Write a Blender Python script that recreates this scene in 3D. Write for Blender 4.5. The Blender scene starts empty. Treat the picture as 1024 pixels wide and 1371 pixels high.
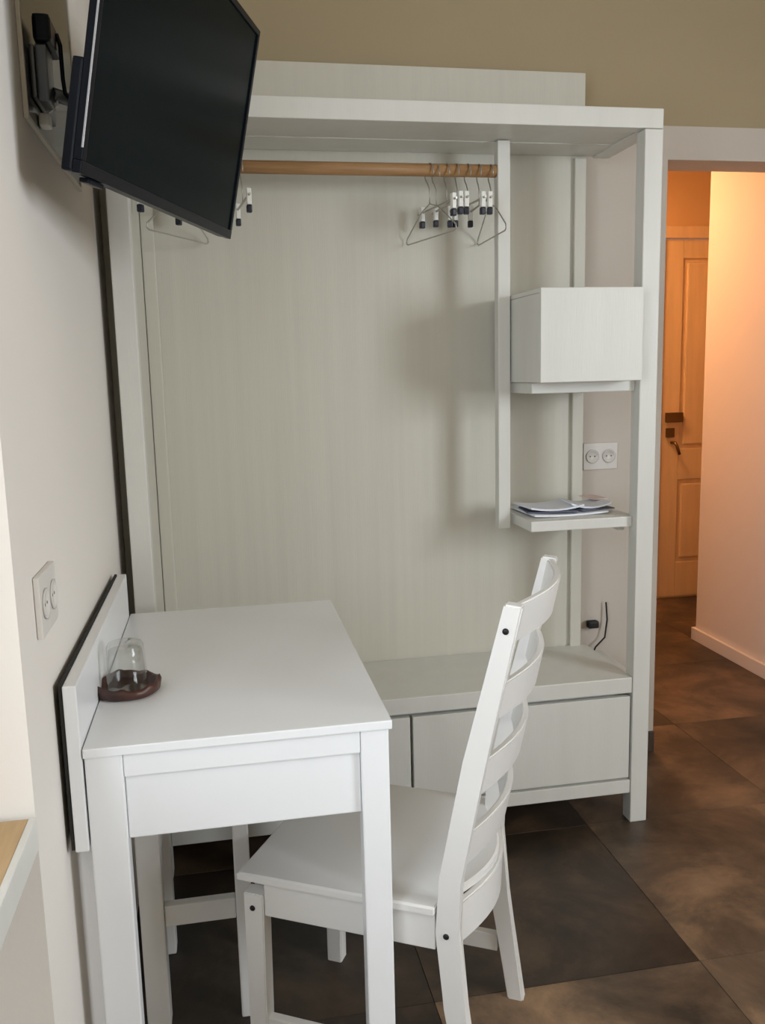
import bpy, bmesh, math, random
from mathutils import Matrix, Vector
random.seed(7)
S = bpy.context.scene
COL = S.collection

# ---------------------------------------------------------------- camera
cam_d = bpy.data.cameras.new('camera')
cam = bpy.data.objects.new('camera', cam_d); COL.objects.link(cam)
yaw, pitch, roll = map(math.radians, (10.434, -9.073, -1.382))
fw = Vector((math.sin(yaw)*math.cos(pitch), math.cos(yaw)*math.cos(pitch), math.sin(pitch)))
r0 = Vector((math.cos(yaw), -math.sin(yaw), 0)); u0 = r0.cross(fw)
rt = math.cos(roll)*r0 + math.sin(roll)*u0
up = -math.sin(roll)*r0 + math.cos(roll)*u0
cam.matrix_world = Matrix(((rt.x, up.x, -fw.x, 0), (rt.y, up.y, -fw.y, 0), (rt.z, up.z, -fw.z, 1.35), (0, 0, 0, 1)))
cam_d.sensor_fit = 'VERTICAL'; cam_d.sensor_height = 24.0; cam_d.lens = 1173.6/1371*24.0
cam_d.clip_start = 0.02
S.camera = cam

# ---------------------------------------------------------------- world, lights, exposure
w = bpy.data.worlds.new('sky'); S.world = w; w.use_nodes = True
wb = w.node_tree.nodes['Background']; wb.inputs[0].default_value = (0.75, 0.86, 1.0, 1); wb.inputs[1].default_value = 1.0

def area(name, loc, rot, sx, sy, power, col):
    d = bpy.data.lights.new(name, 'AREA'); d.shape = 'RECTANGLE'; d.size = sx; d.size_y = sy
    d.energy = power; d.color = col
    o = bpy.data.objects.new(name, d); COL.objects.link(o); o.location = loc; o.rotation_euler = rot
    return o
R = math.radians
area('daylight_left_window', (-0.78, -0.06, 1.47), (0, R(-76), 0), 1.25, 1.35, 31, (0.86, 0.93, 1.0))
area('added_right_window_light', (3.38, -0.95, 1.62), (0, R(74), 0), 1.35, 1.7, 108, (0.88, 0.94, 1.0))  # added light outside the unseen right window, brightens the left wall
area('hall_lamp_light', (1.62, 4.12, 2.42), (0, 0, 0), 0.22, 0.25, 11, (1.0, 0.52, 0.235))
S.view_settings.view_transform = 'Standard'; S.view_settings.look = 'None'
S.view_settings.exposure = 0.55; S.view_settings.gamma = 1.0
try: S.view_settings.use_curve_mapping = False
except Exception: pass

# ---------------------------------------------------------------- materials
def mat(name, col, rough=.5, metal=0, var=0, scale=6, stretch=(1, 1, 1), bump=0, bscale=60, spec=.5, col2=None, coat=0):
    m = bpy.data.materials.new(name); m.use_nodes = True; nt = m.node_tree; b = nt.nodes['Principled BSDF']
    b.inputs['Base Color'].default_value = (*col, 1); b.inputs['Roughness'].default_value = rough
    b.inputs['Metallic'].default_value = metal; b.inputs['Specular IOR Level'].default_value = spec
    b.inputs['Coat Weight'].default_value = coat
    tc = nt.nodes.new('ShaderNodeTexCoord'); mp = nt.nodes.new('ShaderNodeMapping')
    mp.inputs['Scale'].default_value = stretch; nt.links.new(tc.outputs['Object'], mp.inputs[0])
    if var or col2:
        n = nt.nodes.new('ShaderNodeTexNoise'); n.inputs['Scale'].default_value = scale; n.inputs['Detail'].default_value = 5
        nt.links.new(mp.outputs[0], n.inputs['Vector'])
        cr = nt.nodes.new('ShaderNodeValToRGB'); cr.color_ramp.elements[0].position = .3; cr.color_ramp.elements[1].position = .7
        c2 = col2 or tuple(max(0, c*(1-var)) for c in col)
        cr.color_ramp.elements[0].color = (*c2, 1); cr.color_ramp.elements[1].color = (*col, 1)
        nt.links.new(n.outputs['Fac'], cr.inputs[0]); nt.links.new(cr.outputs[0], b.inputs['Base Color'])
    if bump:
        n2 = nt.nodes.new('ShaderNodeTexNoise'); n2.inputs['Scale'].default_value = bscale; n2.inputs['Detail'].default_value = 3
        nt.links.new(mp.outputs[0], n2.inputs['Vector'])
        bp = nt.nodes.new('ShaderNodeBump'); bp.inputs['Strength'].default_value = bump; bp.inputs['Distance'].default_value = .002
        nt.links.new(n2.outputs['Fac'], bp.inputs['Height']); nt.links.new(bp.outputs[0], b.inputs['Normal'])
    return m
M = {}
M['wall'] = mat('wall_paint', (.80, .755, .70), .85, var=.04, scale=1.5, bump=.15, bscale=90)
M['wall_back'] = mat('wall_paint_taupe', (.43, .345, .215), .85, var=.04, scale=1.5, bump=.15, bscale=90)
M['wall_low'] = mat('wall_paint_pale', (.64, .575, .51), .85, var=.04, scale=1.5, bump=.15, bscale=90)
M['ceiling'] = mat('ceiling_paint', (.62, .54, .42), .9)
M['trim'] = mat('trim_paint', (.62, .58, .52), .5, var=.03)
M['white'] = mat('white_furniture_paint', (.72, .715, .67), .38, var=.05, scale=3, stretch=(6, 6, .6), bump=.12, bscale=40)
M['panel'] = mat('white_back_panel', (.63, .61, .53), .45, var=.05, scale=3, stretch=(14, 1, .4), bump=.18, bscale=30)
M['desk'] = mat('white_desk_paint', (.84, .85, .86), .30, var=.03, scale=4, bump=.08)
M['chair'] = mat('white_chair_lacquer', (.82, .81, .79), .34, var=.03, scale=4, bump=.06)
M['rod'] = mat('wooden_rod', (.42, .235, .10), .5, col2=(.30, .16, .065), scale=5, stretch=(1.5, 18, 18))
M['black'] = mat('black_plastic', (.004, .006, .010), .32, spec=.12)
M['blackmatte'] = mat('black_matte', (.008, .008, .009), .6)
M['screen'] = mat('screen_glass', (.004, .008, .009), .22, spec=.03)
M['silver'] = mat('silver_trim', (.5, .52, .55), .25, metal=1)
M['grey'] = mat('grey_metal', (.10, .11, .12), .35, metal=.5)
M['greypanel'] = mat('smoked_glossy_panel', (.045, .050, .050), .16, spec=.4)
M['wire'] = mat('hanger_wire', (.52, .50, .46), .35, metal=.8)
M['clip'] = mat('white_clip', (.82, .82, .78), .4)
M['navy'] = mat('navy_clip_tip', (.006, .008, .022), .4)
M['brownwood'] = mat('dark_brown_wood', (.085, .030, .020), .42, col2=(.030, .012, .009), scale=18, bump=.4, bscale=70)
M['sill'] = mat('tan_sill', (.56, .38, .20), .5, col2=(.40, .27, .12), scale=7, stretch=(8, 1, 1))
M['plate'] = mat('socket_plastic', (.70, .67, .63), .35)
M['door'] = mat('door_wood', (.92, .66, .36), .5, var=.12, scale=4, stretch=(6, 6, .6))
M['hallwall'] = mat('hall_wall_paint', (.86, .77, .71), .8, var=.03, scale=2)
M['ochre'] = mat('ochre_end_wall_paint', (.80, .52, .25), .8)
M['brass'] = mat('dark_brass', (.20, .13, .06), .3, metal=.9)
M['paper'] = mat('paper', (.80, .83, .90), .6)
M['paper2'] = mat('paper_pink', (.76, .60, .54), .6)
M['paperdark'] = mat('paper_dark_ink', (.10, .11, .16), .6)
M['groutm'] = mat('floor_grout', (.040, .030, .024), .8)
M['bulb'] = mat('lamp_cover', (.9, .8, .6), .4)
bn = M['bulb'].node_tree.nodes['Principled BSDF']; bn.inputs['Emission Color'].default_value = (1, .6, .25, 1); bn.inputs['Emission Strength'].default_value = 4
M['gapshade'] = mat('gap_shade_black', (.015, .015, .014), .8)  # flat black for the shadow gap behind the desk backboard

def tile_mat():
    m = bpy.data.materials.new('slate_tile'); m.use_nodes = True; nt = m.node_tree; b = nt.nodes['Principled BSDF']
    tc = nt.nodes.new('ShaderNodeTexCoord'); oi = nt.nodes.new('ShaderNodeObjectInfo')
    mu = nt.nodes.new('ShaderNodeVectorMath'); mu.operation = 'ADD'
    sc = nt.nodes.new('ShaderNodeMath'); sc.operation = 'MULTIPLY'; sc.inputs[1].default_value = 37.0
    nt.links.new(oi.outputs['Random'], sc.inputs[0]); nt.links.new(tc.outputs['Object'], mu.inputs[0]); nt.links.new(sc.outputs[0], mu.inputs[1])
    n = nt.nodes.new('ShaderNodeTexNoise'); n.inputs['Scale'].default_value = 2.6; n.inputs['Detail'].default_value = 9; n.inputs['Roughness'].default_value = .66
    n.inputs['Distortion'].default_value = .35
    nt.links.new(mu.outputs[0], n.inputs['Vector'])
    cr = nt.nodes.new('ShaderNodeValToRGB'); e = cr.color_ramp.elements
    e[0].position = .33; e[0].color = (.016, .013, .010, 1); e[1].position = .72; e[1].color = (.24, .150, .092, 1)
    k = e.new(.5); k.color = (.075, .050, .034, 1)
    mc = nt.nodes.new('ShaderNodeMix'); mc.data_type = 'RGBA'; mc.blend_type = 'MULTIPLY'; mc.inputs[0].default_value = 1
    nt.links.new(n.outputs['Fac'], cr.inputs[0]); nt.links.new(cr.outputs[0], mc.inputs[6]); nt.links.new(oi.outputs['Color'], mc.inputs[7])
    nt.links.new(mc.outputs[2], b.inputs['Base Color'])
    n2 = nt.nodes.new('ShaderNodeTexNoise'); n2.inputs['Scale'].default_value = 9; n2.inputs['Detail'].default_value = 6
    nt.links.new(mu.outputs[0], n2.inputs['Vector'])
    bp = nt.nodes.new('ShaderNodeBump'); bp.inputs['Strength'].default_value = .35; bp.inputs['Distance'].default_value = .004
    nt.links.new(n2.outputs['Fac'], bp.inputs['Height']); nt.links.new(bp.outputs[0], b.inputs['Normal'])
    b.inputs['Roughness'].default_value = .46
    return m
M['tile'] = tile_mat()

def clear_mat(name, fac, tint=(1, 1, 1), rough=.02):
    m = bpy.data.materials.new(name); m.use_nodes = True; nt = m.node_tree; nt.nodes.clear()
    o = nt.nodes.new('ShaderNodeOutputMaterial'); t = nt.nodes.new('ShaderNodeBsdfTransparent'); g = nt.nodes.new('ShaderNodeBsdfGlossy')
    mx = nt.nodes.new('ShaderNodeMixShader'); t.inputs[0].default_value = (*tint, 1); g.inputs['Roughness'].default_value = rough
    mx.inputs[0].default_value = fac
    nt.links.new(t.outputs[0], mx.inputs[1]); nt.links.new(g.outputs[0], mx.inputs[2]); nt.links.new(mx.outputs[0], o.inputs[0])
    return m
M['pane'] = clear_mat('window_glass', .06)
M['glass'] = gm = clear_mat('tumbler_clear_glass', .5, (.975, .98, .972))
lw = gm.node_tree.nodes.new('ShaderNodeLayerWeight'); lw.inputs[0].default_value = .16
gm.node_tree.links.new(lw.outputs['Facing'], [n for n in gm.node_tree.nodes if n.type == 'MIX_SHADER'][0].inputs[0])

# ---------------------------------------------------------------- mesh helpers
def BM(): return bmesh.new()
def box(bm, x0, x1, y0, y1, z0, z1, bev=0.0, mi=0):
    vs = [bm.verts.new((x, y, z)) for x in (x0, x1) for y in (y0, y1) for z in (z0, z1)]
    F = [(0, 1, 3, 2), (4, 6, 7, 5), (0, 4, 5, 1), (2, 3, 7, 6), (0, 2, 6, 4), (1, 5, 7, 3)]
    fs = [bm.faces.new([vs[i] for i in f]) for f in F]
    for f in fs: f.material_index = mi
    if bev:
        es = list({e for f in fs for e in f.edges})
        bmesh.ops.bevel(bm, geom=es, offset=bev, segments=2, affect='EDGES', profile=.6)
    return bm
def B(*a, bev=.003): return box(BM(), *a, bev=bev)
def tube(bm, pts, r, seg=10, closed=False, cap=True):
    pts = [Vector(p) for p in pts]; n = len(pts); rings = []
    rr = r if isinstance(r, (list, tuple)) else [r]*n
    prev = None
    for i, p in enumerate(pts):
        a = pts[(i-1) % n] if (closed or i > 0) else p; c = pts[(i+1) % n] if (closed or i < n-1) else p
        t = (c-a).normalized()
        if prev is None:
            ref = Vector((0, 0, 1)) if abs(t.z) < .9 else Vector((1, 0, 0)); nx = t.cross(ref).normalized()
        else:
            nx = (prev - t*prev.dot(t)).normalized()
        prev = nx; ny = t.cross(nx)
        rings.append([bm.verts.new(p + rr[i]*(math.cos(2*math.pi*k/seg)*nx + math.sin(2*math.pi*k/seg)*ny)) for k in range(seg)])
    m = n if closed else n-1
    for i in range(m):
        A, Bq = rings[i], rings[(i+1) % n]
        for k in range(seg):
            f = bm.faces.new((A[k], A[(k+1) % seg], Bq[(k+1) % seg], Bq[k])); f.smooth = True
    if cap and not closed:
        bm.faces.new(list(reversed(rings[0]))); bm.faces.new(rings[-1])
    return bm
def lathe(bm, prof, seg=32, wob=None, c=(0, 0, 0)):
    rings = []
    for i, (r, z) in enumerate(prof):
        ring = []
        for k in range(seg):
            a = 2*math.pi*k/seg; q = wob(i, a) if wob else (0, 0)
            ring.append(bm.verts.new((c[0]+(r+q[0])*math.cos(a), c[1]+(r+q[0])*math.sin(a), c[2]+z+q[1])))
        rings.append(ring)
    for i in range(len(rings)-1):
        for k in range(seg):
            f = bm.faces.new((rings[i][k], rings[i][(k+1) % seg], rings[i+1][(k+1) % seg], rings[i+1][k])); f.smooth = True
    for ring, rev in ((rings[0], True), (rings[-1], False)):
        if prof[0 if rev else -1][0] > 1e-5: bm.faces.new(list(reversed(ring)) if rev else ring)
    return bm
def prism(bm, outline, a0, a1, bev=0):
    """outline: (x,z) list, extruded along y"""
    n = len(outline)
    lo = [bm.verts.new((x, a0, z)) for x, z in outline]; hi = [bm.verts.new((x, a1, z)) for x, z in outline]
    fs = [bm.faces.new(lo), bm.faces.new(list(reversed(hi)))]
    for i in range(n): fs.append(bm.faces.new((lo[i], hi[i], hi[(i+1) % n], lo[(i+1) % n])))
    if bev: bmesh.ops.bevel(bm, geom=list({e for f in fs for e in f.edges}), offset=bev, segments=2, affect='EDGES')
    return bm
def obj(name, bm, m, parent=None, shift=None, label=None):
    """one mesh object; shift = world origin of the root when the geometry is in world coordinates"""
    if shift is not None: bmesh.ops.translate(bm, verts=bm.verts, vec=-Vector(shift))
    bmesh.ops.recalc_face_normals(bm, faces=bm.faces)
    me = bpy.data.meshes.new(name); bm.to_mesh(me); bm.free()
    for mm in (m if isinstance(m, (list, tuple)) else [m]): me.materials.append(mm)
    o = bpy.data.objects.new(name, me); COL.objects.link(o)
    if parent: o.parent = parent
    elif shift is not None: o.location = shift
    if label: o['label'] = label
    return o
def thing(name, label, cat, loc=(0, 0, 0), rot=None, group=None):
    o = bpy.data.objects.new(name, None); COL.objects.link(o); o.empty_display_size = .1
    if rot is not None: o.matrix_world = rot
    else: o.location = loc
    o['label'] = label; o['category'] = cat
    if group: o['group'] = group
    return o
def at_loc(o, loc):
    o.location = loc; return o
def tag(o, label, cat, group=None):
    o['label'] = label; o['category'] = cat
    if group: o['group'] = group
    return o
def struct(name, bm, m, label, cat, parent=None):
    o = obj(name, bm, m, parent); o['kind'] = 'structure'
    if not parent: o['label'] = label; o['category'] = cat
    return o

# ---------------------------------------------------------------- setting
XL, YB, CH = -.268, 2.72, 2.72
NY0, NY1, NX = -.75, 1.165, -.52; WNY = .66       # window niche in the left wall
# floor and its tiles
bm = BM(); box(bm, -.62, 3.6, -2.75, 4.9, -.12, -.006)
floor = struct('floor', bm, M['groutm'], 'dark brown slate-look tiled floor of the room and the hall', 'floor')
LIGHT_TONE = {(0, 0): .58, (-1, 0): .38, (-2, 0): .40, (1, 0): 1.4, (0, -1): 1.6, (-1, -1): .50, (-2, -1): .45, (1, -1): 2.0, (0, 1): .7, (-1, 1): .6, (1, 1): 1.0}  # light and shade put into tile colours: dark under desk, bright at right
TS = .6257; tb = box(BM(), -TS/2+.0008, TS/2-.0008, -TS/2+.0008, TS/2-.0008, -.007, 0, bev=.0008)
tme = bpy.data.meshes.new('tile'); tb.to_mesh(tme); tb.free(); tme.materials.append(M['tile'])
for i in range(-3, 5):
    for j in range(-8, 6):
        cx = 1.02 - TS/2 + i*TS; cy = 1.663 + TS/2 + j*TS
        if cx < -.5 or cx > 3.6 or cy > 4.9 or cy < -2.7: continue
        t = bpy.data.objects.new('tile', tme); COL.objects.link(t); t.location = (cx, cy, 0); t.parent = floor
        tone = LIGHT_TONE.get((i, j), random.uniform(.85, 1.2)); t.color = (tone, tone*.985, tone*.90, 1)
# ceiling
bm = BM(); box(bm, -.62, 3.4, -2.75, YB, CH, CH+.1); box(bm, 1.25, 3.6, YB, 4.9, 2.5, 2.6)
struct('ceiling', bm, M['ceiling'], 'plain pale ceiling', 'ceiling')
# left wall with window niche running to the floor
bm = BM()
box(bm, -.62, XL, NY1, 2.86, 0, CH); box(bm, -.62, XL, -2.75, NY0, 0, CH); box(bm, -.62, XL, NY0, NY1, 2.15, CH)
box(bm, -.62, NX, NY0, NY1, 0, .78); box(bm, -.62, NX, WNY, NY1, .78, 2.15)
struct('wall_left', bm, M['wall'], 'pale plastered wall behind the desk and the television', 'wall')
bm = BM()
box(bm, XL, 1.455, YB, YB+.15, 0, 2.100); box(bm, 1.455, 2.275, YB, YB+.15, 1.998, 2.100); box(bm, 2.275, 3.3, YB, YB+.15, 0, 2.100)
box(bm, XL, 3.3, YB+.004, YB+.15, 2.1005, CH, mi=1)
struct('wall_back', bm, [M['wall_low'], M['wall_back']], 'wall behind the wardrobe, taupe above and paler below, with the hall opening', 'wall')
bm = BM(); box(bm, 3.2, 3.3, -2.75, -1.8, 0, CH); box(bm, 3.2, 3.3, -.1, YB, 0, CH); box(bm, 3.2, 3.3, -1.8, -.1, 2.3, CH); box(bm, 3.2, 3.3, -1.8, -.1, 0, .95)
struct('wall_right', bm, M['wall_back'], 'taupe wall on the right side of the room, opened for the added window', 'wall')
bm = BM()
box(bm, -.62, 3.3, -2.75, -2.6, 0, CH)
struct('wall_rear', bm, M['wall_back'], 'plain wall behind the camera', 'wall')
# hall
struct('wall_hall_right', box(BM(), 2.275, 3.55, 2.87, 3.85, 0, 2.5), M['hallwall'], 'pinkish hall wall lit by a warm lamp, right of the doorway', 'wall')
struct('wall_hall_left', box(BM(), 1.30, 1.455, 2.87, 4.75, 0, 2.5), M['hallwall'], 'hall wall hidden behind the wardrobe', 'wall')
bm = BM(); box(bm, 1.30, 2.405, 4.62, 4.75, 0, 2.5); box(bm, 3.255, 3.65, 4.62, 4.75, 0, 2.5); box(bm, 2.405, 3.255, 4.62, 4.75, 2.075, 2.5)
struct('wall_hall_end', bm, M['ochre'], 'end wall of the hall above and beside the wooden door', 'wall')
struct('wall_hall_recess', box(BM(), 3.55, 3.65, 3.85, 4.62, 0, 2.5), M['hallwall'], 'side wall of the hall recess', 'wall')
# trims
bm = BM(); box(bm, 2.259, 2.274, 2.875, 3.86, 0, .062, bev=.003); box(bm, 2.259, 3.55, 3.851, 3.866, 0, .062, bev=.003)
struct('baseboard_hall', bm, M['hallwall'], 'pinkish skirting board along the hall wall', 'baseboard')
bm = BM(); box(bm, XL+.002, 1.455, YB-.010, YB-.0005, 0, .075, bev=.002)
struct('baseboard_back', bm, M['tile'], 'dark tile skirting behind the wardrobe', 'baseboard')
# left window: frame, panes
win = struct('window_1', box(BM(), -.60, -.55, NY0, NY0+.06, .785, 2.15, bev=.004), M['trim'], 'white window in the left wall niche', 'window')
bm = BM(); box(bm, -.60, -.55, WNY-.06, WNY, .785, 2.15, bev=.004); box(bm, -.60, -.55, NY0, WNY, 2.09, 2.15, bev=.004)
box(bm, -.60, -.55, NY0, WNY, .785, .84, bev=.004); box(bm, -.60, -.55, -.045, .015, .84, 2.09, bev=.004)
struct('window_frame', bm, M['trim'], '', '', win)
for a, b2 in ((NY0+.06, -.045), (.015, WNY-.06)):
    struct('pane', box(BM(), -.578, -.572, a, b2, .84, 2.09), M['pane'], '', '', win)
# right window: unseen, added to bring light onto the left wall
win = struct('added_window', box(BM(), 3.24, 3.30, -1.8, -1.73, .95, 2.3, bev=.004), M['trim'], 'unseen white framed window added in the right wall as a light source', 'window')
bm = BM(); box(bm, 3.24, 3.30, -.17, -.1, .95, 2.3, bev=.004); box(bm, 3.24, 3.30, -1.73, -.17, 2.22, 2.3, bev=.004)
box(bm, 3.24, 3.30, -1.73, -.17, .951, 1.03, bev=.004); box(bm, 3.24, 3.30, -.99, -.91, 1.03, 2.22, bev=.004)
struct('window_frame', bm, M['trim'], '', '', win)
for a, b2 in ((-1.73, -.99), (-.91, -.17)):
    struct('pane', box(BM(), 3.267, 3.273, a, b2, 1.03, 2.22), M['pane'], '', '', win)
# sill board across the niche
sx = thing('window_sill_board', 'tan topped sill board with a white front edge below the left window', 'sill', (XL-.1, .25, .737))
obj('sill_top', B(NX+.001, XL-.004, NY0+.001, NY1-.02, .776, .781, bev=.001), M['sill'], sx, sx.location, 'tan grained top surface')
obj('front_edge', B(XL-.004, XL+.006, NY0+.002, NY1-.02, .738, .782, bev=.002), M['white'], sx, sx.location)
obj('board', B(NX+.001, XL-.005, NY0+.001, NY1-.02, .740, .7755, bev=0), M['white'], sx, sx.location)

# ---------------------------------------------------------------- wardrobe
WX0, WX1, WY0, WY1, PW = -.236, 1.2018, 2.274, 2.61, .052
wd = thing('open_wardrobe', 'tall white open wardrobe with hanging space, shelves and two low drawers', 'wardrobe', (.48, 2.44, 0))
L = wd.location.copy()
def wp(name, *a, m='white', bev=.003, label=None, parent=None): return obj(name, B(*a, bev=bev), M[m], parent or wd, L, label)
XI0, XI1 = WX0+PW, WX1-PW
wp('post', WX0, XI0, WY0, WY0+.05, 0, 1.969); wp('post', XI1, WX1, WY0, WY0+.05, 0, 1.969)
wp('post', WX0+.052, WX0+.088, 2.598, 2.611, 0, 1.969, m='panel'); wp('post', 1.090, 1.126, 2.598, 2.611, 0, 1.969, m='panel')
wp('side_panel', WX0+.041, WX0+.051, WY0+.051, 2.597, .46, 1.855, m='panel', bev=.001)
wp('top_beam', WX0, WX1, WY0, WY0+.05, 1.970, 2.0205)
wp('side_rail', WX0, WX0+PW, WY0+.051, WY1, 1.970, 2.0205); wp('side_rail', XI1, WX1, WY0+.051, WY1, 1.970, 2.0205)
for k in range(4):
    y0 = WY0+.0515 + k*.0712
    wp('plank', XI0+.001, XI1-.001, y0, y0+.0700, 1.974+(.0015 if k % 2 else 0), 2.012, bev=.0015)
wp('gap_lightening_strip', -.2675, WX0-.001, 2.420, 2.440, 0, 1.969, m='panel')  # pale strip added to lighten the dark gap between wall and wardrobe
wp('rod_rail', WX0+.005, XI0-.002, WY0+.051, 2.569, 1.86, 1.93)
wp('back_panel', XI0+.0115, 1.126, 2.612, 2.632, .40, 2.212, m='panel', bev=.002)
# inner post and shelves
wp('inner_post', .797, .833, 2.44, 2.476, .885, 1.9735)
for z in (1.281, .896):
    wp('shelf', .846, XI1+.012, 2.327, 2.596, z, z+.030, bev=.002)
    wp('shelf_lip', .846, XI1-.001, 2.300, 2.3265, z, z+.030, bev=.003)
wp('bracket', XI1-.022, XI1-.002, 2.345, 2.56, .878, .895, bev=.003)
# deck and drawers
wp('deck', XI0+.001, XI1-.001, WY0+.004, 2.609, .405, .4525, bev=.003)
wp('bottom_rail', XI0+.001, XI1-.001, WY0+.004, WY0+.04, .093, .134, bev=.002)
wp('carcass', XI0+.003, XI1-.003, WY0+.045, 2.609, .10, .404, bev=0)
wp('side_rail', WX0+.003, XI0-.003, WY0+.051, 2.569, .39, .45); wp('side_rail', XI1+.003, WX1-.003, WY0+.051, 2.60, .34, .43)
for a, b2 in ((XI0+.005, .484), (.492, XI1-.005)):
    d = wp('drawer', a, b2, WY0+.006, WY0+.024, .141, .394, bev=.002)
    obj('drawer_box', B(a+.02, b2-.02, WY0+.025, WY0+.042, .15, .38, bev=0), M['white'], d)
    d.children[0].location = (0, 0, 0)
for o in [o for o in COL.objects if o.name.startswith('drawer_box')]:
    o.data.transform(Matrix.Translation(-L))
# rod
bm = BM(); tube(bm, [(XI0-.018, 2.458, 1.895), (.3, 2.458, 1.8945), (.796, 2.458, 1.895)], .0172, 20)
tag(obj('hanging_rod', bm, M['rod'], shift=(.3, 2.458, 1.895)), 'brown round wooden hanging rod across the wardrobe', 'rod')
# box on the upper shelf
bx = thing('storage_box', 'plain white cube box on the upper wardrobe shelf', 'box', (.975, 2.40, 1.3115))
T = .012; x0, x1, y0, y1, z0, z1 = .837, 1.124, 2.210, 2.595, 1.3118, 1.556
BL_ = bx.location.copy()
obj('front_face', B(x0, x1, y0, y0+T, z0, z1, bev=.002), M['white'], bx, BL_)
for a in (x0, x1-T): obj('side_face', B(a, a+T, y0+T+.0005, y1, z0, z1-T-.0005, bev=.002), M['white'], bx, BL_)
obj('top_face', B(x0, x1, y0+T+.0005, y1, z1-T, z1, bev=.002), M['white'], bx, BL_)
obj('back_face', B(x0+T, x1-T, y1-T, y1-.001, z0, z1-T-.001, bev=0), M['white'], bx, BL_)
obj('bottom_face', B(x0+T+.001, x1-T-.001, y0+T+.001, y1-T-.001, z0, z0+T, bev=0), M['white'], bx, BL_)
# papers on the lower shelf
PZ = .9265
def sheet(name, cx, cy, z, wx, wy, h, rot, m, label, cat, curl=.0, grp=None):
    bm = BM(); n = 6; top = []; bot = []
    for i in range(n+1):
        u = i/n-.5; dz = curl*(abs(u)*2)**2
        top.append([bm.verts.new((u*wx, s*wy/2, h+dz)) for s in (-1, 1)]); bot.append([bm.verts.new((u*wx, s*wy/2, dz)) for s in (-1, 1)])
    for i in range(n):
        bm.faces.new((top[i][0], top[i+1][0], top[i+1][1], top[i][1])); bm.faces.new((bot[i][0], bot[i][1], bot[i+1][1], bot[i+1][0]))
        for s in (0, 1): bm.faces.new((top[i][s], bot[i][s], bot[i+1][s], top[i+1][s]))
    bm.faces.new((top[0][0], top[0][1], bot[0][1], bot[0][0])); bm.faces.new((top[n][0], bot[n][0], bot[n][1], top[n][1]))
    o = obj(name, bm, m); o.location = (cx, cy, z); o.rotation_euler = (0, 0, rot)
    return tag(o, label, cat, grp)
g = 'loose papers on the lower wardrobe shelf'
sheet('brochure', .985, 2.45, PZ, .23, .19, .005, .05, M['paper'], 'bluish white brochure at the bottom of the paper pile on the lower shelf', 'brochure', .004, g)
sheet('leaflet', .945, 2.43, PZ+.0095, .15, .12, .003, -.12, M['paperdark'], 'dark printed leaflet between the white papers, left half of the pile', 'leaflet', 0, g)
sheet('brochure', .950, 2.45, PZ+.0130, .17, .14, .005, .1, M['paper'], 'white brochure topmost on the left of the paper pile', 'brochure', .009, g)
sheet('leaflet', 1.075, 2.43, PZ+.0095, .11, .10, .003, .15, M['paperdark'], 'dark printed leaflet poking out on the right half of the paper pile', 'leaflet', 0, g)
sheet('booklet', 1.070, 2.45, PZ+.0130, .12, .12, .005, -.08, M['paper'], 'white booklet with curled edges topmost on the right of the pile', 'booklet', .012, g)
sheet('note', 1.118, 2.50, PZ+.0285, .05, .09, .002, .1, M['paper2'], 'small pinkish paper slip at the right end of the paper pile', 'paper', .0, g)

# ---------------------------------------------------------------- hangers
def make_hanger(kind):
    r = thing('clothes_hanger', '', 'hanger', (0, 0, 0))
    bm = BM()
    hook = [(0, .026*math.cos(a), -.004+.026*math.sin(a)) for a in [R(d) for d in range(200, -61, -20)]]
    hook.reverse()
    pts = [(0, 0, -.085), (0, 0, -.045)] + [(0, p[1], p[2]) for p in hook]
    tube(bm, pts, .0016, 6); obj('hook', bm, M['wire'], r)
    if kind == 'wire':
        bm = BM(); tube(bm, [(0, 0, -.085), (0, -.05, -.10), (0, -.145, -.160), (0, -.148, -.171), (0, -.138, -.176), (0, .138, -.176), (0, .148, -.171), (0, .145, -.160), (0, .05, -.10)], .0020, 6, closed=True)
        obj('wire_frame', bm, M['wire'], r)
    else:
        bm = BM(); tube(bm, [(0, -.13, -.088), (0, .13, -.088)], .003, 8); obj('bar', bm, M['wire'], r)
        for s in (-.11, .10):
            c = obj('clip', B(-.006, .006, s-.008, s+.008, -.112, -.072, bev=.002), M['clip'], r)
            obj('clip_tip', B(-.007, .007, s-.008, s+.008, -.131, -.1125, bev=.003), M['navy'], c, None, 'navy blue clip tip')
    return r
def copy_tree(o, parent=None):
    c = o.copy(); COL.objects.link(c); c.parent = parent
    for ch in list(o.children): copy_tree(ch, c)
    return c
hw = make_hanger('wire'); hc = make_hanger('clip')
used = set()
def place(src, x, rz, label, dz=0, group='clothes hangers on the wooden rod'):
    o = src if src.name not in used else copy_tree(src)
    used.add(src.name if o is src else src.name)
    o.location = (x, 2.458, 1.8905+dz); o.rotation_euler = (0, 0, R(rz)); o['label'] = label; o['group'] = group; o['category'] = 'hanger'
    return o
place(hw, .606, 14, 'wire hanger turned outwards at the left of the right-hand cluster')
place(hw, .782, -2, 'wire hanger hard against the inner post')
place(hw, -.075, -30, 'wire hanger showing below the television corner')
place(hc, .625, 10, 'clip hanger leftmost of the right-hand cluster', -.004)
place(hc, .655, 4, 'clip hanger second from left in the right-hand cluster')
place(hc, .685, -3, 'clip hanger in the middle of the right-hand cluster', .0)
place(hc, .715, 5, 'clip hanger second from right in the right-hand cluster')
place(hc, .748, -2, 'clip hanger rightmost of the right-hand cluster')
place(hc, -.118, -24, 'clip hanger at the far left end, below the television')
place(hc, .095, 6, 'clip hanger just right of the television edge')

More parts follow.
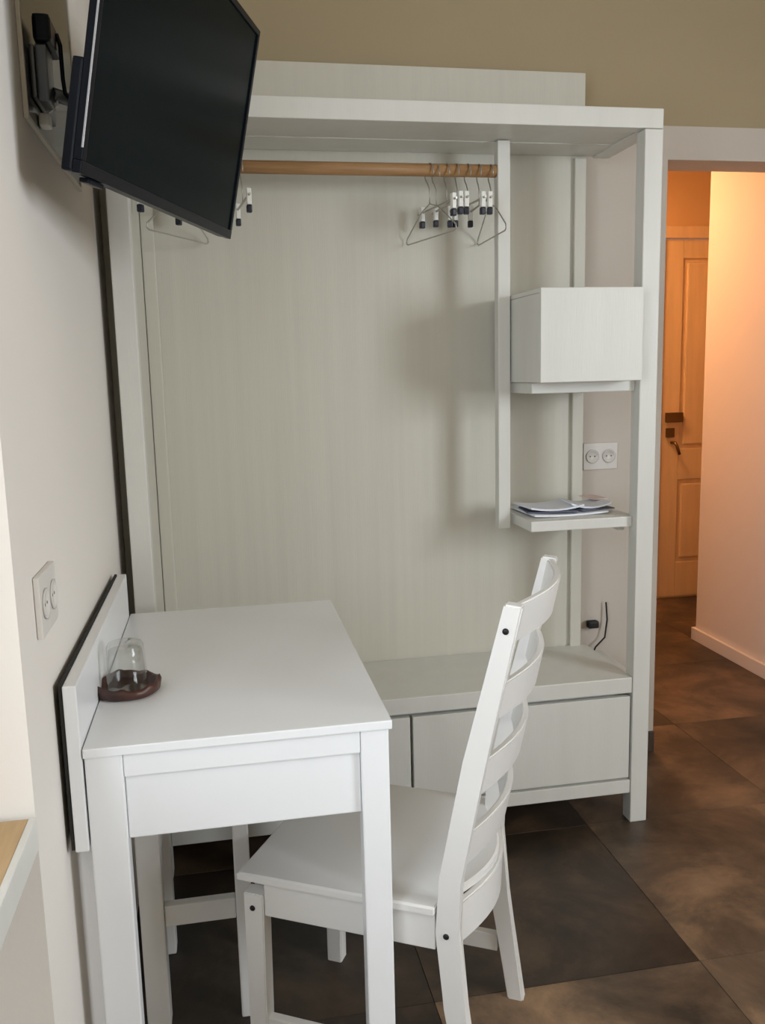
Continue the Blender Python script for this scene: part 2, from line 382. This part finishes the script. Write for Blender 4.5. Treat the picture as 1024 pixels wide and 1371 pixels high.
# ---------------------------------------------------------------- sockets
def rot_tag(name, label, cat, loc, axis):
    m = Matrix.Translation(loc) @ (Matrix.Rotation(R(90), 4, 'Z') if axis == 'x' else Matrix.Identity(4))
    return thing(name, label, cat, rot=m)
def socket(label, loc, axis, w2, h2):
    # local: x along the wall, -y out of the wall
    s = rot_tag('wall_socket', label, 'socket', loc, axis)
    obj('plate', B(-w2, w2, -.009, -.0005, -h2, h2, bev=.002), M['plate'], s)
    for q in (-1, 1):
        bm = BM(); lathe(bm, [(.0, .0), (.021, .0), (.023, .0025), (.019, .003), (.018, .0009), (0.0, .0009)], 24)
        bmesh.ops.rotate(bm, verts=bm.verts, matrix=Matrix.Rotation(R(90), 3, 'X')); bmesh.ops.translate(bm, verts=bm.verts, vec=(q*w2*.48, -.009, 0))
        c = obj('socket_insert', bm, M['plate'], s)
        bm = BM()
        for e in (-1, 1): box(bm, q*w2*.48-.002+e*.008, q*w2*.48+.002+e*.008, -.0103, -.0095, -.002, .002)
        obj('pin_holes', bm, M['blackmatte'], c)
    return s
# local -y must point to +x for the left wall: rotate +90 about z -> -y becomes +x
socket('white double wall socket on the left wall above the desk backboard', (XL, 1.330, 1.031), 'x', .061, .045)
socket('white double wall socket seen through the right side of the wardrobe', (1.237, YB, 1.058), 'y', .060, .044)
# cable behind the deck
cb = thing('loose_cable', 'dark plug and thin cable hanging on the wall beside the deck end', 'cable', (1.25, 2.70, .40))
bm = BM(); tube(bm, [(1.262, 2.705, .56), (1.265, 2.700, .50), (1.255, 2.695, .44), (1.22, 2.69, .41), (1.20, 2.695, .36)], .003, 8)
obj('cord', bm, M['blackmatte'], cb, cb.location)
obj('plug', B(1.195, 1.232, 2.688, 2.716, .475, .500, bev=.006), M['blackmatte'], cb, cb.location)

# ---------------------------------------------------------------- desk
DX0, DX1, DY0, DY1 = -.232, .254, 1.337, 2.132
dk = thing('desk', 'white desk with plain apron and backboard against the left wall', 'desk', (.01, 1.81, 0)); L = dk.location.copy()
def dp(name, *a, m='desk', bev=.003, label=None): return obj(name, B(*a, bev=bev), M[m], dk, L, label)
dp('tabletop', DX0, DX1, DY0, DY1, .7725, .788, bev=.002)
dp('backboard', -.254, -.2335, 1.339, 2.115, .619, .8905, bev=.002)
o = dp('gap_shade_strip', -.2600, -.2545, 1.341, 2.11, .622, .8925, m='gapshade', bev=.001, label='thin dark strip standing for the shadow gap behind the backboard')  # shade of the gap modelled as a dark strip
for a, b2 in ((DX0+.001, DX0+.058), (DX1-.052, DX1-.005)):
    for y0 in (DY0+.006, DY1-.062):
        dp('leg', a, b2, y0, y0+.037, 0, .772, bev=.003)
lx0, lx1 = DX0+.0585, DX1-.0525
dp('front_rail', lx0, lx1, DY0+.008, DY0+.028, .733, .772, bev=.002)
dp('apron', lx0, lx1, DY0+.016, DY0+.034, .626, .7325, bev=.002)
dp('apron', lx0, lx1, DY1-.056, DY1-.038, .672, .772, bev=.002)
for a, b2 in ((DX0+.012, DX0+.030), (DX1-.030, DX1-.012)): dp('apron', a, b2, DY0+.0435, DY1-.0625, .672, .772, bev=.002)

# low stool under the desk
st = thing('stool', 'low white four-legged stool pushed under the desk', 'stool', (-.09, 1.84, 0)); L = st.location.copy()
def sp(name, *a, bev=.003): return obj(name, B(*a, bev=bev), M['chair'], st, L)
sp('seat', -.214, .022, 1.70, 2.00, .480, .505, bev=.006)
for a in (-.210, -.016):
    for y0 in (1.705, 1.95): sp('leg', a, a+.033 if a > -.1 else a+.048, y0, y0+.045, 0, .4795, bev=.004)
sp('stretcher', -.1615, -.0165, 1.712, 1.735, .228, .274); sp('stretcher', -.20, -.175, 1.7505, 1.9495, .30, .34); sp('stretcher', -.010, .008, 1.7505, 1.9495, .30, .34)

# ---------------------------------------------------------------- chair (local: x towards the back, y across)
c30 = math.atan2(-.497, .867)
ch = thing('dining_chair', 'white wooden slat-back chair pulled up diagonally to the desk', 'chair', rot=Matrix.Translation((0, 1.528, 0)) @ Matrix.Rotation(c30, 4, 'Z'))
CW = .40
for y0 in (.0, CW-.032):
    bm = BM(); prism(bm, [(.0, 0), (.034, 0), (.040, .41), (.0, .41)], y0, y0+.032, .002)
    fl = obj('front_leg', bm, M['chair'], ch)
    bm = BM(); prism(bm, [(.418, 0), (.452, 0), (.418, .26), (.404, .40), (.412, .50), (.452, .70), (.516, .985), (.486, .988), (.418, .72), (.374, .50), (.366, .40), (.380, .26)], y0, y0+.026, .003)
    rp = obj('rear_post', bm, M['chair'], ch)
    for px_, pz_, par in ((.018, .400-.018, fl), (.386, .400, rp), (.489, .945, rp)):
        ys = y0-.0008 if y0 == 0 else y0+(.032 if par is fl else .026)+.0008
        bm = BM(); lathe(bm, [(.0, -.001), (.0052, -.001), (.0052, .001), (0, .001)], 14)
        bmesh.ops.rotate(bm, verts=bm.verts, matrix=Matrix.Rotation(R(90), 3, 'X')); bmesh.ops.translate(bm, verts=bm.verts, vec=(px_, ys, pz_))
        obj('bolt', bm, M['blackmatte'], par, None, 'dark round bolt head')
# seat board with a bowed rear edge
bm = BM(); n = 12
def seat_outline(z, ins=0):
    pts = [(-.008+ins, -.006+ins), (.365, -.006+ins)]
    pts += [(.372+.060*math.sin(math.pi*k/n)-ins, .027+(CW-.054)*k/n) for k in range(n+1)]
    pts += [(.365, CW+.006-ins), (-.008+ins, CW+.006-ins)]
    return [(x, y, z) for x, y in pts]
rings = [seat_outline(.436, .004), seat_outline(.438), seat_outline(.449), seat_outline(.452, .004)]
rv = [[bm.verts.new(p) for p in r_] for r_ in rings]
for i in range(3):
    for k in range(len(rv[0])):
        q = (k+1) % len(rv[0]); bm.faces.new((rv[i][k], rv[i][q], rv[i+1][q], rv[i+1][k]))
bm.faces.new(list(reversed(rv[0]))); bm.faces.new(rv[3])
obj('seat', bm, M['chair'], ch)
obj('seat_rail', B(.0405, .3655, .004, .024, .368, .4355, bev=.002), M['chair'], ch)
obj('seat_rail', B(.0405, .3655, CW-.024, CW-.004, .368, .4355, bev=.002), M['chair'], ch)
obj('seat_rail', B(.006, .026, .033, CW-.033, .368, .4355, bev=.002), M['chair'], ch)
def curved(z0, z1, xa, xb, bulge, th, lean=0):
    bm = BM(); N = 16; rows = []
    for k in range(N+1):
        y = .0265+(CW-.053)*k/N; b_ = bulge*math.sin(math.pi*k/N)
        rows.append([bm.verts.new(p) for p in ((xa+b_, y, z0), (xa+b_+th, y, z0), (xb+b_+th, y, z1), (xb+b_, y, z1))])
    for k in range(N):
        for j in range(4):
            f = bm.faces.new((rows[k][j], rows[k][(j+1) % 4], rows[k+1][(j+1) % 4], rows[k+1][j]))
    bm.faces.new(rows[0]); bm.faces.new(list(reversed(rows[-1])))
    bmesh.ops.recalc_face_normals(bm, faces=bm.faces)
    es = [e for e in bm.edges if abs((e.verts[0].co-e.verts[1].co).normalized().z) < .5 and len({round(v.co.y, 4) for v in e.verts}) == 2 and e.is_manifold]
    bmesh.ops.bevel(bm, geom=es, offset=.003, segments=2, affect='EDGES')
    return bm
obj('seat_rail', curved(.355, .4355, .372, .376, .046, .016), M['chair'], ch)
for z0 in (.917, .782, .647, .512):
    f = lambda z: .394 + (.498-.394)*((z-.50)/.485)
    h = .067
    obj('back_slat', curved(z0, z0+h, f(z0)-.002, f(z0+h)-.002, .034, .014), M['chair'], ch)
obj('stretcher', B(.0345, .395, .006, .024, .118, .156, bev=.002), M['chair'], ch)
obj('stretcher', B(.0345, .395, CW-.026, CW-.008, .118, .156, bev=.002), M['chair'], ch)

for o in ch.children_recursive:
    for v in o.data.vertices:
        z = v.co.z; v.co = (v.co.x*1.012, v.co.y*1.012, max(0.0, z*1.012-.0162))
# ---------------------------------------------------------------- tumbler and coaster
def wob(i, a):
    if i in (2, 3, 4):
        s_ = max(0, math.sin(a*7+.5))**2*.004 + .002*math.sin(a*3+2)
        return (.0015*math.sin(a*9), s_)
    return (.001*math.sin(a*5), 0)
bm = BM(); lathe(bm, [(.050, 0), (.057, .004), (.059, .014), (.056, .021), (.052, .018), (.047, .008), (0.0, .007)], 64, wob)
tag(at_loc(obj('coaster', bm, M['brownwood']), (-.186, 1.582, .7882)), 'dark reddish brown round coaster with a rough raised rim on the desk', 'coaster')
bm = BM()
prof = [(.029, 0), (.031, .001), (.0345, .080), (.0345, .0855), (.0325, .088), (.0, .088), (0, .084), (.0318, .0845), (.0325, .080), (.0292, .001)]
# upturned tumbler: open rim down, thick base up
lathe(bm, [(.0365, 0), (.0375, .001), (.0345, .050), (.0325, .078), (.0295, .083), (0, .083), ], 48)
inner = lathe(bm, [(0, .070), (.0295, .070), (.0318, .048), (.0352, .001), (.0365, 0)], 48)
bmesh.ops.remove_doubles(bm, verts=bm.verts, dist=.00005)
tag(at_loc(obj('tumbler', bm, M['glass']), (-.187, 1.588, .7960)), 'clear glass tumbler turned upside down on the brown coaster', 'glass')

# ---------------------------------------------------------------- television
u = Vector((.31742, .94823, .00992)); n_ = Vector((.92831, -.30858, -.20741)); v_ = n_.cross(u).normalized(); n_ = u.cross(v_).normalized()
o_ = Vector((-.17370, 1.36408, 1.63951)); W_, H_ = .70, .428
org = o_ + u*(W_/2)
Mx = Matrix(((u.x, v_.x, n_.x, org.x), (u.y, v_.y, n_.y, org.y), (u.z, v_.z, n_.z, org.z), (0, 0, 0, 1)))
tv = thing('television', 'black flat television tilted down from the top of the left wall', 'television', rot=Mx)
hw_ = W_/2
bm = BM(); b_ = .012
box(bm, -hw_, hw_, 0, b_+.006, -.014, 0, bev=.0015); box(bm, -hw_, hw_, H_-b_, H_, -.014, 0, bev=.0015)
box(bm, -hw_, -hw_+b_, b_+.006, H_-b_, -.014, 0, bev=.0015); box(bm, hw_-b_, hw_, b_+.006, H_-b_, -.014, 0, bev=.0015)
obj('bezel', bm, M['black'], tv)
obj('screen', box(BM(), -hw_+b_, hw_-b_, b_+.006, H_-b_, -.012, -.0035), M['screen'], tv)
bc = obj('back_casing', box(box(BM(), -hw_+.001, hw_-.001, .001, .155, -.032, -.0145, bev=.004), -hw_+.012, hw_-.012, .155, H_-.006, -.022, -.0145, bev=.003), M['black'], tv)
obj('side_trim', B(-hw_-.0012, -hw_-.0001, .035, H_-.004, -.0030, .0003, bev=.0003), M['silver'], tv, None, 'thin shiny silver strip along the left edge')
obj('sensor_bump', B(-hw_+.035, -hw_+.085, -.008, -.0005, -.020, -.004, bev=.003), M['black'], tv)
# wall bracket
bk = thing('television_bracket', 'black and grey wall bracket holding the television', 'bracket', (XL, 1.58, 1.79)); L = bk.location.copy()
obj('wall_plate', B(-.2615, -.254, 1.545, 1.72, 1.792, 1.872, bev=.003), M['grey'], bk, L, 'flat grey wall plate')
obj('upright', B(-.2535, -.236, 1.550, 1.610, 1.788, 1.874, bev=.003), M['grey'], bk, L, 'grey upright')
obj('cap', B(-.2535, -.226, 1.540, 1.635, 1.8745, 1.916, bev=.007), M['black'], bk, L)
ctr = org + v_*.20 - n_*.0225
bm = BM(); tube(bm, [(-.240, 1.595, 1.812), (-.205, 1.64, 1.812), tuple(ctr - n_*.030)], .011, 12); obj('arm', bm, M['grey'], bk, L)
bm = BM()
A0 = ctr - n_*.029
for s in (-.09, .09): tube(bm, [tuple(A0+u*s-v_*.03+n_*.024), tuple(A0+u*s+v_*.12+n_*.024)], .0035, 8)
tube(bm, [tuple(A0-u*.10+n_*.018), tuple(A0+u*.10+n_*.018)], .006, 8); tube(bm, [tuple(A0), tuple(A0+n_*.018)], .012, 12)
obj('mounting_bars', bm, M['grey'], bk, L)
cb = thing('television_cable', 'black cable looping from the bracket cap down to the television', 'cable', (-.22, 1.45, 1.78))
bm = BM(); tube(bm, [(-.2255, 1.60, 1.905), (-.221, 1.60, 1.888), (-.221, 1.603, 1.838), (-.219, 1.603, 1.815), (-.207, 1.598, 1.802), (-.185, 1.585, 1.800), tuple(o_+u*.18+v_*.120-n_*.0365)], .0035, 10)
obj('cord', bm, M['black'], cb, cb.location)
ad = thing('power_adapter', 'small pale plug with a thin lead below the bracket upright', 'plug', (-.26, 1.60, 1.76))
obj('plug', B(-.2615, -.245, 1.585, 1.615, 1.760, 1.780, bev=.003), M['clip'], ad, ad.location)
bm = BM(); tube(bm, [(-.252, 1.60, 1.7805), (-.232, 1.600, 1.795), (-.232, 1.598, 1.815)], .0018, 8); obj('lead', bm, M['clip'], ad, ad.location)
# framed glossy panel on the wall behind the television
pn = thing('glossy_wall_panel', 'dark glossy panel with a thin pale frame on the wall behind the television', 'panel', (XL, 1.77, 1.75)); L = pn.location.copy()
PY0, PY1, PZ0, PZ1 = 1.494, 2.05, 1.747, 2.25
obj('sheet', B(-.2675, -.2625, PY0+.006, PY1-.006, PZ0+.006, PZ1-.006, bev=0), M['greypanel'], pn, L)
bm = BM()
box(bm, -.2675, -.2605, PY0, PY0+.007, PZ0, PZ1, bev=.001); box(bm, -.2675, -.2605, PY1-.007, PY1, PZ0, PZ1, bev=.001)
box(bm, -.2675, -.2605, PY0+.007, PY1-.007, PZ0, PZ0+.007, bev=.001); box(bm, -.2675, -.2605, PY0+.007, PY1-.007, PZ1-.007, PZ1, bev=.001)
obj('frame', bm, M['trim'], pn, L, 'thin pale frame')

# ---------------------------------------------------------------- hall door
DXa, DXb, DYf = 2.452, 3.21, 4.60
dr = struct('door_1', box(BM(), DXa, DXb, DYf+.010, DYf+.04, .012, 2.03, bev=.002), M['door'], 'honey coloured panelled entrance door at the end of the hall', 'door')
def dpart(name, bm, m='door'): return struct(name, bm, M[m], '', '', dr)
bm = BM()
for a, b2 in ((DXa, DXa+.12), (2.775, 2.885), (DXb-.12, DXb)): box(bm, a, b2, DYf, DYf+.010, .012, 2.03, bev=.003)
for a, b2 in ((.012, .215), (.70, .875), (1.93, 2.03)):
    for p, q in ((DXa+.12, 2.775), (2.885, DXb-.12)): box(bm, p, q, DYf, DYf+.010, a, b2, bev=.003)
dpart('stiles_and_rails', bm)
for z0, z1 in ((.24, .675), (.90, 1.905)):
    for p, q in ((DXa+.145, 2.75), (2.91, DXb-.145)): dpart('raised_panel', box(BM(), p, q, DYf-.002, DYf+.012, z0, z1, bev=.008))
bm = BM(); box(bm, DXa-.004, DXb+.004, DYf+.012, DYf+.08, .0005, .0115); box(bm, 2.385, DXa-.004, DYf-.015, DYf+.05, 0, 2.10, bev=.004); box(bm, DXb+.004, 3.275, DYf-.015, DYf+.05, 0, 2.10, bev=.004); box(bm, DXa-.004, DXb+.004, DYf-.015, DYf+.05, 2.035, 2.10, bev=.004)
dpart('door_frame', bm)
lk = dpart('lock', box(BM(), DXa+.03, DXa+.130, DYf-.028, DYf-.002, 1.03, 1.085, bev=.004), 'brass')
dpart('lock', box(BM(), DXa+.035, DXa+.085, DYf-.018, DYf-.002, .945, .998, bev=.004), 'brass')
bm = BM(); tube(bm, [(DXa+.075, DYf-.002, .915), (DXa+.075, DYf-.045, .915), (DXa+.082, DYf-.05, .90), (DXa+.10, DYf-.05, .85)], .009, 12)
dpart('door_handle', bm, 'brass')
# hall ceiling lamp
bm = BM(); lathe(bm, [(0, -.0), (.14, 0), (.15, -.012), (.13, -.04), (.06, -.058), (0, -.062)], 32)
tag(at_loc(obj('ceiling_lamp', bm, M['bulb']), (1.62, 4.12, 2.499)), 'round warm ceiling lamp in the hall', 'lamp')
